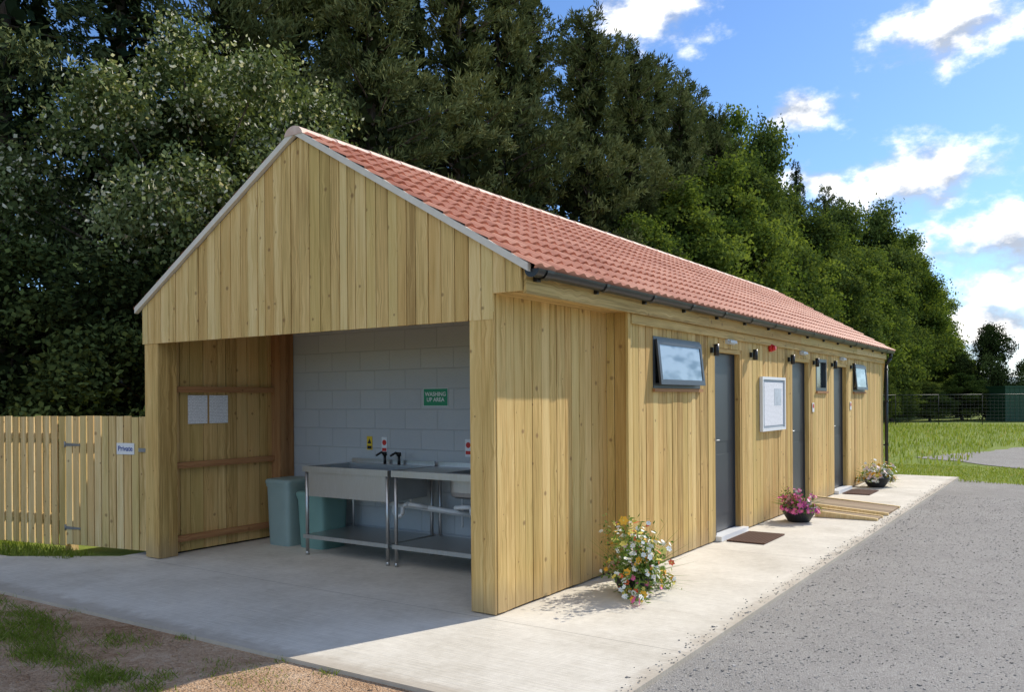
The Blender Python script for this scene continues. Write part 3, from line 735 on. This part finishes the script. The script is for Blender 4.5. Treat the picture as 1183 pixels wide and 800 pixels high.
def crown_broad(H,R,z0,nl,ncl,nlv,size,sig=.2,blossom=0,topk=.55,inner=2200,inn=3.0,rough=1.0,loose=1.45,lr0=.16,lr1=.36):
    V=[];T=[];lobes=[]
    for i in range(nl):
        u=(i+.5)/nl; zc=z0+(H-z0)*(.04+.90*u)+rng.uniform(-.5,.5)*rough
        pr=math.sin(math.pi*min(1,max(.02,(.12+.86*u)))**.85)**.7 if u<topk else math.cos((u-topk)/(1-topk)*math.pi/2*.93)**.75
        a=i*2.399+rng.uniform(-.7,.7); lr=R*rng.uniform(lr0,lr1)*(1-.25*u)
        rad=max(0,R*pr-lr*.6)*rng.uniform(.60,1.28)
        c=np.array([math.cos(a)*rad,math.sin(a)*rad,zc]); lobes.append(c)
        d=norm(rng.normal(size=(ncl,3))+np.array([math.cos(a)*.5,math.sin(a)*.5,.35]))
        cc=c+d*lr*rng.uniform(.4,loose,(ncl,1))*np.array([1,1,.9])
        ct=rng.normal(.5,.16,ncl)+rng.normal(0,.12)+d[:,2]*.12
        lc=np.repeat(cc,nlv,0)+rng.normal(0,sig,(ncl*nlv,3))*np.array([1,1,.7]); ld=np.repeat(d,nlv,0)
        nn=norm(rng.normal(size=lc.shape)*.9+ld*.6+np.array([0,0,.5]))
        s=size*rng.uniform(.65,1.3,len(lc)); V.append(leaves(lc,nn,s*1.25,s*.8))
        tt=np.repeat(ct,nlv)+rng.normal(0,.10,len(lc)); tt=np.clip(tt,0,.86)
        if blossom:
            bf=np.repeat(rng.uniform(0,1,ncl)<blossom,nlv)&(rng.uniform(0,1,len(lc))<.3); tt[bf]=1.0
        T.append(tt)
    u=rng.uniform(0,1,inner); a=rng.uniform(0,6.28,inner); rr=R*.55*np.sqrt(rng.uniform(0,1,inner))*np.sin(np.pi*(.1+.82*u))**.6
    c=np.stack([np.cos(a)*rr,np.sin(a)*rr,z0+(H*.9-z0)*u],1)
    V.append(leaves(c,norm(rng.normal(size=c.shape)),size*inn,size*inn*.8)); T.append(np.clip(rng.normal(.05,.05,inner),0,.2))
    return np.concatenate(V),np.concatenate(T),lobes
def trunk_mesh(name,H,r,lobes):
    mb=MB(); p=Vector((0,0,-.05)); k=7
    for i in range(k):
        q=Vector((rng.normal(0,.08),rng.normal(0,.08),(H*.85)*(i+1)/k)); mb.cyl(p,q,r*(1-i/k*.85),r*(1-(i+1)/k*.85),10,False); p=q
    for c in lobes:
        z=max(.6,c[2]*.62); b=Vector((0,0,z)); m=Vector((c[0]*.5,c[1]*.5,z+(c[2]-z)*.6)); e=Vector(c)
        mb.cyl(b,m,r*.32*(1.1-z/H),r*.2*(1.1-z/H),6,False); mb.cyl(m,e,r*.2*(1.1-z/H),r*.05,6,False)
    return mb.mesh(name,BARK)
def crown_conifer(H,R,z0,gap,nb,rise,droop,nl,nw,dens,prof,spread,ntuft=16,core=1200,cupb=.45):
    V=[];T=[];br=[]; z=z0
    while z<H-.25:
        t=(z-z0)/(H-z0); Lz=R*prof(t)
        for k in range(nb):
            a=rng.uniform(0,6.28); L=Lz*rng.uniform(.45,1.25); 
            if L<.15: continue
            zz=z+rng.uniform(-gap/2,gap/2)
            n=max(3,int(L*dens)); s=L*np.sqrt(rng.uniform(.06,1,n)); lat=rng.normal(0,1,n)*spread*(.25+s*.35)*np.clip(1.15-s/L,.2,1)
            c=np.stack([np.cos(a)*s-np.sin(a)*lat,np.sin(a)*s+np.cos(a)*lat,zz+rise*s-droop*s*s+rng.normal(0,.09,n)-abs(lat)*droop*1.5],1)
            br.append((np.array([0,0,zz]),np.array([math.cos(a)*L*.8,math.sin(a)*L*.8,zz+rise*L*.8-droop*(L*.8)**2])))
            cc=np.repeat(c,ntuft,0)+rng.normal(0,.05,(n*ntuft,3)); out=np.array([math.cos(a),math.sin(a),cupb])
            d=norm(rng.normal(size=cc.shape)*.75+out)
            V.append(needles(cc,d,rng.uniform(.6,1.2,len(cc))*nl,nw))
            bt=rng.normal(.5,.16); T.append(np.clip(bt+np.repeat((s/L-.6)*.45+rng.normal(0,.1,n),ntuft)+rng.normal(0,.1,len(cc)),0,1))
        z+=gap
    u=rng.uniform(0,1,core); a=rng.uniform(0,6.28,core); rr=np.array([R*.42*prof(x) for x in u])*np.sqrt(rng.uniform(0,1,core))
    c=np.stack([np.cos(a)*rr,np.sin(a)*rr,z0+(H-z0)*u*.93],1)
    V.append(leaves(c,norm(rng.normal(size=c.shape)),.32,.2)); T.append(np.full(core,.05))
    return np.concatenate(V),np.concatenate(T),br
def trunk_conifer(name,H,r,br):
    mb=MB(); mb.cyl((0,0,-.05),(0.05,0,H*.5),r,r*.6,10,False); mb.cyl((0.05,0,H*.5),(0,0,H*.97),r*.6,.02,10,False)
    for a,b in br[::2]: mb.cyl(a,b,.035,.01,5,False)
    return mb.mesh(name,BARK)
PROTO={}
def reg(key,tm,v,t,mat): PROTO[key]=(tm,np_mesh(key+'_crown',v,4,t,mat))
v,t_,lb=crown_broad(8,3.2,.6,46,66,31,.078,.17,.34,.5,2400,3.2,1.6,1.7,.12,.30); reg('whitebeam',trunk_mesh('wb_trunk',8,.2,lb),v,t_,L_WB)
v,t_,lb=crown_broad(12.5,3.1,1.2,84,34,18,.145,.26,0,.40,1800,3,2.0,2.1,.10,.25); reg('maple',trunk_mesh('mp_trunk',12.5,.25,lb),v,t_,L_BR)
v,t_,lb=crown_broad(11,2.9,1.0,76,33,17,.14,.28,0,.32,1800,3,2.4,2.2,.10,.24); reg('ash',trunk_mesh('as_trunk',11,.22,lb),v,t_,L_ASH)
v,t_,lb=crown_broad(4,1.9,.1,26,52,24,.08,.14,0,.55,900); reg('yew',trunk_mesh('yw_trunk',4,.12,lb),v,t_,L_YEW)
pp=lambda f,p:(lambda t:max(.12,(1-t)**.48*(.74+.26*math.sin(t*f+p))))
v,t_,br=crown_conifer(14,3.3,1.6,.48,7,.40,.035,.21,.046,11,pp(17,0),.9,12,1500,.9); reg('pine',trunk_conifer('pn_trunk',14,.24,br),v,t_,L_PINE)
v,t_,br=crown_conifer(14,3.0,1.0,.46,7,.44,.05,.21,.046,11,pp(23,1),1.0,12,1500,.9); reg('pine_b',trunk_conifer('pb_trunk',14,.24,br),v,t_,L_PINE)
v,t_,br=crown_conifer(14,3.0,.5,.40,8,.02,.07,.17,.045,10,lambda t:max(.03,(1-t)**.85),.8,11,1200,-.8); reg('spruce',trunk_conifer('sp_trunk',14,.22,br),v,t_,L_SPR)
KN={'whitebeam':('whitebeam_tree','whitebeam tree'),'maple':('maple_tree','tree'),'ash':('ash_tree','tree'),'yew':('yew_shrub','shrub'),'pine':('pine_tree','pine tree'),'pine_b':('pine_tree','pine tree'),'spruce':('spruce_tree','spruce tree')}
LB={'whitebeam':'spreading grey green whitebeam with pale blossom behind the building','maple':'tall bright green leafy tree in the tree belt','ash':'rounded mid green leafy tree in the tree belt','yew':'dense dark evergreen shrub under the trees','pine':'tall dark grey green pine in the tree belt','pine_b':'tall dark grey green pine in the tree belt','spruce':'dark conical spruce with drooping branches'}
def plant(key,x,y,sc,scz=None,rot=None,label=None,group='belt of trees behind the building'):
    nm,cat=KN[key]; e=thing(nm,(x,y,-.04),label or LB[key],cat,group)
    e.scale=(sc,sc,scz or sc); e.rotation_euler=(random.uniform(-.03,.03),random.uniform(-.03,.03),random.uniform(0,6.28) if rot is None else rot)
    tm,cm=PROTO[key]
    for n_,m in (('trunk',tm),('crown',cm)):
        o=bpy.data.objects.new(n_,m); COL.objects.link(o); o.parent=e
plant('spruce',4.9,12.6,1.0,1.02); plant('spruce',2.3,12.4,1.15,1.15)
plant('whitebeam',4.1,9.3,.86,.95); plant('whitebeam',6.5,9.1,.86,.92)
plant('pine_b',7.4,13.0,1.1,1.1); plant('pine',9.6,13.2,1.15,1.15)
plant('pine',9.4,9.8,.95,.98); plant('pine_b',12.3,9.8,1.0,1.0); plant('pine',15.2,10.2,1.0,1.08)
plant('pine_b',12.6,14.0,1.15,1.2); plant('pine',16.0,14.0,1.15,1.2); plant('pine_b',19.2,12.5,1.05,1.18); plant('pine',22.6,12.4,1.05,1.16)
plant('pine_b',18.2,9.4,.95,1.0); plant('pine_b',21.6,9.8,.9,1.02); plant('pine',26.0,12.2,1.05,1.17); plant('pine_b',29.4,12.0,1.05,1.22)
plant('maple',19.6,7.9,.60,.58); plant('maple',23.6,8.4,.80,.74); plant('pine',25.4,9.4,.8,.98)
plant('maple',28.2,8.4,.85,.88); plant('pine_b',31.0,10.0,.85,1.05); plant('ash',32.4,8.6,.9,1.0); plant('pine',33.4,12.0,1.0,1.24); plant('maple',37.0,11.6,.95,1.30)
plant('maple',36.0,8.3,.85,.80); plant('ash',40.6,11.0,.95,1.38); plant('ash',41.0,8.2,.9,.95); plant('spruce',46.5,10.4,.85,1.16)
plant('maple',45.5,8.4,.9,.88); plant('ash',50.8,8.6,1.0,1.16); plant('pine',54.5,10.6,1.0,1.14)
plant('maple',56.5,8.4,.9,.92); plant('pine_b',60.0,10.8,1.0,1.14); plant('ash',62.5,8.6,1.1,1.34); plant('maple',68.5,8.6,1.1,1.16); plant('ash',74,8.8,1.05,1.30); plant('maple',81,9,1.0,1.05); plant('ash',87,9.5,1.0,.95); plant('maple',94,9.5,.9,.66); plant('ash',101,10,1.0,.55)
for i,x in enumerate((-4,-1.4,.9,2.9,4.6,6.6,9,11.6,14.6,17.8,21.2,25,29,33.5,38,43,48.5,54.5,61)):
    plant('yew' if x<16 else 'ash',x,(9.3 if x<2 else 8.0)+random.uniform(-.2,.4) if x<16 else 6.7,(.95 if x<16 else .42)*random.uniform(.9,1.1),(.9 if x<16 else .32)*random.uniform(.85,1.15),None,None if x<16 else 'low green bush at the foot of the trees','bushes under the tree belt')
plant('yew',63,1.7,1.0,1.55,None,'dark rounded evergreen standing alone in the field','lone tree')
for k,x,y,s_,z_ in (('maple',69.5,4.6,.62,.42),('maple',55.5,6.9,.5,.25),('ash',57.5,4.9,.45,.22),('maple',60.0,3.2,.5,.25)):
    plant(k,x,y,s_,z_,None,'small green bush beyond the mesh fence','bushes beyond the fence')
n=22000; a=np.radians(rng.uniform(-30,88,n)); D=rng.uniform(170,200,n)
hh=3.2+1.6*np.sin(a*23)+1.2*np.sin(a*61+1)+.8*np.sin(a*140)
c=np.stack([np.cos(a)*D,np.sin(a)*D,rng.uniform(0,1,n)*hh],1)
V=leaves(c,norm(rng.normal(size=c.shape)),2.0,1.5); o=obj('distant_woodland',np_mesh('distant_woodland',V,4,rng.uniform(0,1,n),L_FAR)); o['kind']='stuff'; o['label']='far line of hedges and woods on the horizon'
def hill():
    v=[];f=[];n=90
    for i in range(n+1):
        a=math.radians(-60+170*i/n); h=14+7*math.sin(a*4.1)+4*math.sin(a*9+1)
        for D,z in ((620,-1),(900,h),(1300,-1)): v.append((math.cos(a)*D,math.sin(a)*D,z))
    for i in range(n):
        for k in range(2): f.append((i*3+k,i*3+3+k,i*3+4+k,i*3+1+k))
    me=bpy.data.meshes.new('hills'); me.from_pydata(v,[],f); me.materials.append(plain('hill_haze',(.16,.22,.22),.95,0,.3,.02)); me.polygons.foreach_set('use_smooth',[True]*len(f))
    o=obj('hills',me); o['kind']='structure'; o['label']='low hazy hills on the horizon'
hill()

# ---------------------------------------------------------------- fence
A=Vector((.06,4.44,0)); D=Vector((-.182,.983,0)).normalized(); NN=Vector((-D.y,D.x,0))
if NN.x>0: NN=-NN
def pick(mb,t0,t1,w,gap,zb,zt,n0=0,n1=.018):
    t=t0
    while t+w<=t1+.001:
        h=zt+random.uniform(-.008,.008)
        mb.prism(A+D*t,D,(0,0,1),NN,[(0,zb),(w,zb),(w,h),(0,h)],n0,n1,random.random()*50,min(1,max(0,random.gauss(.55,.25)))); t+=w+gap
def rail(e,t0,t1,z,n0=-.05,n1=-.002,h=.07):
    mb=MB(); mb.prism(A+D*t0,(0,0,1),D,NN,[(z,0),(z+h,0),(z+h,t1-t0),(z,t1-t0)],n0,n1,random.random()*50,.4); obj('rail',mb.mesh('rail',FENCEW),e)
e=thing('picket_fence',tuple(A+D*2.6),'pale treated timber close picket fence on grass','fence')
mb=MB(); pick(mb,1.235,4.3,.092,.032,.03,1.45); obj('pickets',mb.mesh('pickets',FENCEW),e)
for z in (.3,1.2): rail(e,1.235,4.3,z)
for t0 in (1.235,4.25):
    mb=MB(); mb.prism(A+D*t0,D,(0,0,1),NN,[(0,-.04),(.09,-.04),(.09,1.42),(0,1.42)],-.145,-.052,2,.5); obj('fence_post',mb.mesh('fence_post',FENCEW),e)
e=thing('timber_gate',tuple(A+D*.6),'closed timber boarded gate with steel hinges beside the building','gate')
mb=MB(); pick(mb,.04,1.225,.092,.017,.05,1.45); obj('gate_boards',mb.mesh('gate_boards',FENCEW),e)
rail(e,.05,1.20,.25);rail(e,.05,1.20,1.1)
for z in (.22,1.13):
    mb=MB(); mb.prism(A+D*1.0,D,(0,0,1),NN,[(0,z),(.22,z-.006),(.22,z+.028),(0,z+.020)],.0195,.025); mb.cyl(A+D*1.228+NN*.026+Vector((0,0,z-.02)),A+D*1.228+NN*.026+Vector((0,0,z+.045)),.009); obj('hinge',mb.mesh('hinge',IRON),e)
mb=MB(); mb.prism(A+D*.03,D,(0,0,1),NN,[(0,1.08),(.1,1.08),(.1,1.12),(0,1.12)],.0195,.035); obj('latch',mb.mesh('latch',IRON),e)
e=thing('private_sign',tuple(A+D*.32+Vector((0,0,1.11))),'small white sign reading Private on the timber gate','sign')
mb=MB(); mb.prism(A+D*.2,D,(0,0,1),NN,[(0,1.05),(.25,1.05),(.25,1.17),(0,1.17)],.021,.027); obj('panel',mb.mesh('panel',WHITE),e)
ctr=A+D*.325+NN*.0285+Vector((0,0,1.11)); text('lettering','Private',.075,MX(ctr,tuple(-D),(0,0,1),tuple(NN)),BLUE,e)

def mesh_panel(p0,p1):
    p0=Vector(p0);p1=Vector(p1);d=(p1-p0);L=d.length;d.normalize()
    e=thing('mesh_fence_panel',tuple(p0),'dark steel mesh temporary fence panel on grass','fence','mesh fence panels across the field')
    mb=MB(); mb.tube([p0,p0+Vector((0,0,1.7)),p1+Vector((0,0,1.7)),p1],.02,6); obj('frame',mb.mesh('frame',WIRE),e)
    mb=MB(); n=int(L/.2)
    for i in range(1,n): q=p0+d*(L*i/n); mb.cyl(q+Vector((0,0,.1)),q+Vector((0,0,1.68)),.005,.005,3,False)
    for k in range(1,9): mb.cyl(p0+Vector((0,0,k*.19)),p1+Vector((0,0,k*.19)),.004,.004,3,False)
    obj('wire_mesh',mb.mesh('wire_mesh',WIRE),e)
q=[(45.5,7.2,0)]
for i in range(5): q.append((45.5+i*.95+.95,7.2-(i+1)*1.72*1.2,0))
for a_,b_ in zip(q[:-1],q[1:]): mesh_panel(a_,b_)
GC=plain('container_green',(.02,.07,.04),.6,0,.2)
a_=Vector((57.6,.5,0)); b_=Vector((61.0,-5.0,0)); d=(b_-a_); L=d.length; d.normalize(); nn=Vector((-d.y,d.x,0)); 
if nn.x<0: nn=-nn
e=thing('storage_container',tuple((a_+b_)/2),'dark green corrugated steel storage container in the field','container')
mb=MB(); k=int(L/.3)
for i in range(k):
    u=i*L/k; mb.prism(a_,d,(0,0,1),nn,[(u,.08),(u+L/k*.5,.08),(u+L/k*.5,2.15),(u,2.15)],.0,2.4)
    mb.prism(a_,d,(0,0,1),nn,[(u+L/k*.5+.001,.08),(u+L/k-.001,.08),(u+L/k-.001,2.145),(u+L/k*.5+.001,2.145)],.02,2.38)
obj('body',mb.mesh('body',GC),e)
mb=MB(); mb.prism(a_,d,(0,0,1),nn,[(-.03,2.151),(L+.03,2.151),(L+.03,2.26),(-.03,2.26)],-.04,2.44); obj('roof_rail',mb.mesh('roof_rail',GC),e)
mb=MB(); mb.prism(a_,d,(0,0,1),nn,[(-.02,-.02),(L+.02,-.02),(L+.02,.079),(-.02,.079)],-.03,2.43); obj('base_rail',mb.mesh('base_rail',GC),e)

# ---------------------------------------------------------------- flower pots
def flowers(x,y,R,Hh,potr,poth,nf,tones,label,low=.03,sprigs=14,out=1.25,lo=.45,fs=1.0,nleaf=1900,up=.42,tall=0):
    e=thing('flower_pot',(x,y,0),label,'flower pot','flower pots along the wall')
    mb=MB(); mb.lathe((x,y,0.002),[(0,0),(potr*.6,0),(potr*.85,poth*.5),(potr,poth),(potr*1.05,poth),(potr*1.05,poth+.015),(potr*.93,poth+.015),(potr*.9,poth*.8),(0,poth*.8)],28); obj('pot',mb.mesh('pot',POT),e)
    ds=norm(rng.normal(size=(sprigs,3))*np.array([1,1,.5])+np.array([0,0,up])); ln=rng.uniform(.6,out,sprigs)
    for i in range(tall): ds[i]=norm(np.array([[rng.normal(0,.35),rng.normal(0,.35),1.0]]))[0]; ln[i]=rng.uniform(1.15,1.55)
    base=np.array([x,y,poth]); sc=np.array([R,R*.85,(Hh-poth)])
    def pts(n,lo,jit):
        k=rng.integers(0,sprigs,n); r=rng.uniform(lo,1,n)**.7*ln[k]; p=ds[k]*r[:,None]*sc+rng.normal(0,jit,(n,3)); p[:,2]-= .12*(r**2)*(ds[k][:,2]<.35)
        c=base+p; c[:,2]=np.maximum(c[:,2],low+rng.uniform(0,.04,n)); return c,ds[k]
    n=nleaf; c,d=pts(n,.1,R*.12)
    nn=norm(d+rng.normal(size=(n,3))*.8); V1=leaves(c,nn,rng.uniform(.025,.07,n),rng.uniform(.008,.022,n)); T1=np.clip(rng.normal(.5,.25,n),0,1)
    m=300; d2=norm(ds[rng.integers(0,sprigs,m)]+rng.normal(size=(m,3))*.22); V2=needles(np.tile(base[None],(m,1)),d2,rng.uniform(.6,1.35,m)*R,.005)
    obj('foliage',np_mesh('foliage',np.concatenate([V1,V2]),4,np.concatenate([T1,np.full(m,.55)]),L_PL),e)
    P=[];T=[]; C,Dd=pts(nf,lo,R*.11); kt=rng.integers(0,len(tones),nf)
    for i in range(nf):
        dd=Dd[i]+rng.normal(size=3)*.5+np.array([-.25,-.25,.3]); dd/=np.linalg.norm(dd); cx=C[i]
        a=np.cross(dd,rng.normal(size=3)); a/=np.linalg.norm(a); b_=np.cross(dd,a); tn=tones[kt[i]]; s=fs*rng.uniform(.011,.023)*(1.5 if (tn>.3 and rng.uniform()<.35) else 1)
        for k in range(6):
            t0=k*math.pi/3; u=a*math.cos(t0)+b_*math.sin(t0); w=a*-math.sin(t0)+b_*math.cos(t0)
            P+= [cx,cx+u*s*.7+w*s*.40+dd*s*.15,cx+u*s*1.15+dd*s*.1,cx+u*s*.7-w*s*.40+dd*s*.15]; T.append(tn)
        q=cx+dd*.003; P+=[q+a*s*.2,q+b_*s*.2,q-a*s*.2,q-b_*s*.2]; T.append(.95)
    obj('blossoms',np_mesh('blossoms',np.array(P),4,T,FLOW),e)
flowers(1.22,-.52,.45,.48,.17,.13,520,[.1]*9+[.5,.6,.6,.6,.7,.95,.95,.8],'low black pot with white daisies and orange and pink flowers',.03,38,1.15,.3,1.1,2300,.38,7)
flowers(5.99,-.55,.31,.44,.22,.18,560,[.8,.8,.8,.9,.8,.5],'round black bowl of magenta and pink flowers on concrete',.14,26,1.1,.15,1.2,1200)
flowers(10.95,-.55,.38,.48,.22,.15,620,[.1,.1,.1,.1,.95,.1,.6,.5],'dark pot of white and yellow mixed flowers by far window',.10,28,1.1,.2,1.35,1000)

# ---------------------------------------------------------------- light
EL=math.radians(37); S2=Vector((1,-.34,0)).normalized(); S=Vector((S2.x*math.cos(EL),S2.y*math.cos(EL),math.sin(EL)))
sun=bpy.data.lights.new('sun','SUN'); sun.energy=5.0; sun.angle=math.radians(.5); sun.color=(1,.92,.79)
so=bpy.data.objects.new('sun',sun); COL.objects.link(so); so.rotation_euler=S.to_track_quat('Z','Y').to_euler(); so.location=(20,-10,20)
w=bpy.data.worlds.new('World'); scene.world=w; w.use_nodes=True
t=NT('',w); sky=t.n('ShaderNodeTexSky'); sky.sky_type='NISHITA'; sky.sun_disc=False; sky.sun_elevation=EL; sky.sun_rotation=math.atan2(S2.x,S2.y)
sky.air_density=1.0; sky.dust_density=.3; sky.ozone_density=2.0
d=t.coord('Generated'); s=t.n('ShaderNodeSeparateXYZ'); t.l(d,s.inputs[0])
az=t.math('ARCTAN2',s.outputs[1],s.outputs[0])
cv=t.n('ShaderNodeCombineXYZ'); t.l(az,cv.inputs[0]); t.l(s.outputs[2],cv.inputs[1]); ae=cv.outputs[0]
CL=[(24.6,24.8,4.8,3.0),(6.3,21.4,5.2,2.4),(14.6,17.8,3.2,1.3),(8.0,13.2,6.4,3.2),(14.5,13.6,3.4,1.6),(3.0,8.4,7.0,3.6),(5.0,4.2,11,4.6),(-30,20,22,9),(150,36,44,24),(-140,36,50,24)]  # widest clouds sit unseen behind the camera, added as fill for the gable
F=None
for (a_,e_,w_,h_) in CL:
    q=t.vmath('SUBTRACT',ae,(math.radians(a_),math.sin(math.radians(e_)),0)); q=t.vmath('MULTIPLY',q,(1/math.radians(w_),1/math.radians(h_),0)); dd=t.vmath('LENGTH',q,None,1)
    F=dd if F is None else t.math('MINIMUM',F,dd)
F=t.math('MAXIMUM',t.math('SUBTRACT',1,F),-1.2)
nz=t.noise(t.mapping(d,(1,1,1.7)),15,6,.6); nz2=t.noise(t.mapping(d,(1,1,1.7),(0,0,.045)),15,2,.6)
Fm=t.math('ADD',F,t.math('MULTIPLY',t.math('SUBTRACT',nz,.5),2.6))
mask=t.maprange(Fm,.02,.9)
shade=t.math('ADD',t.math('MULTIPLY',t.math('SUBTRACT',nz,nz2),4.5),.50,clamp=True)
ccol=t.mix(shade,(.31,.35,.42),(1.0,.975,.93))
sk=t.n('ShaderNodeBackground'); t.l(t.mix(1.0,sky.outputs[0],(.64,.84,1.10),'MULTIPLY'),sk.inputs[0]); sk.inputs[1].default_value=.15
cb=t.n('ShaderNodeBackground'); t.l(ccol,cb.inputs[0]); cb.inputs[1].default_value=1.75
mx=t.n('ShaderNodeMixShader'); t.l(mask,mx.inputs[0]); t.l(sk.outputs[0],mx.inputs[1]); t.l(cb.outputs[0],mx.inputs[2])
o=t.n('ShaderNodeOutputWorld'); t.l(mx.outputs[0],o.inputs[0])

# ---------------------------------------------------------------- camera
cam=bpy.data.cameras.new('camera'); co=bpy.data.objects.new('camera',cam); COL.objects.link(co)
cam.sensor_width=36; cam.lens=29.67; cam.shift_y=.0524; cam.clip_end=6000; cam.clip_start=.05
yaw=math.radians(34.04); Fv=Vector((math.cos(yaw),math.sin(yaw),0)); Rv=Vector((Fv.y,-Fv.x,0))
m=Matrix((Rv,Vector((0,0,1)),-Fv)).transposed().to_4x4(); m=m@Matrix.Rotation(math.radians(-.4),4,'Z'); m.translation=(-5.104,-3.591,1.6)
co.matrix_world=m; scene.camera=co
scene.view_settings.view_transform='Standard'; scene.view_settings.look='None'; scene.view_settings.exposure=0
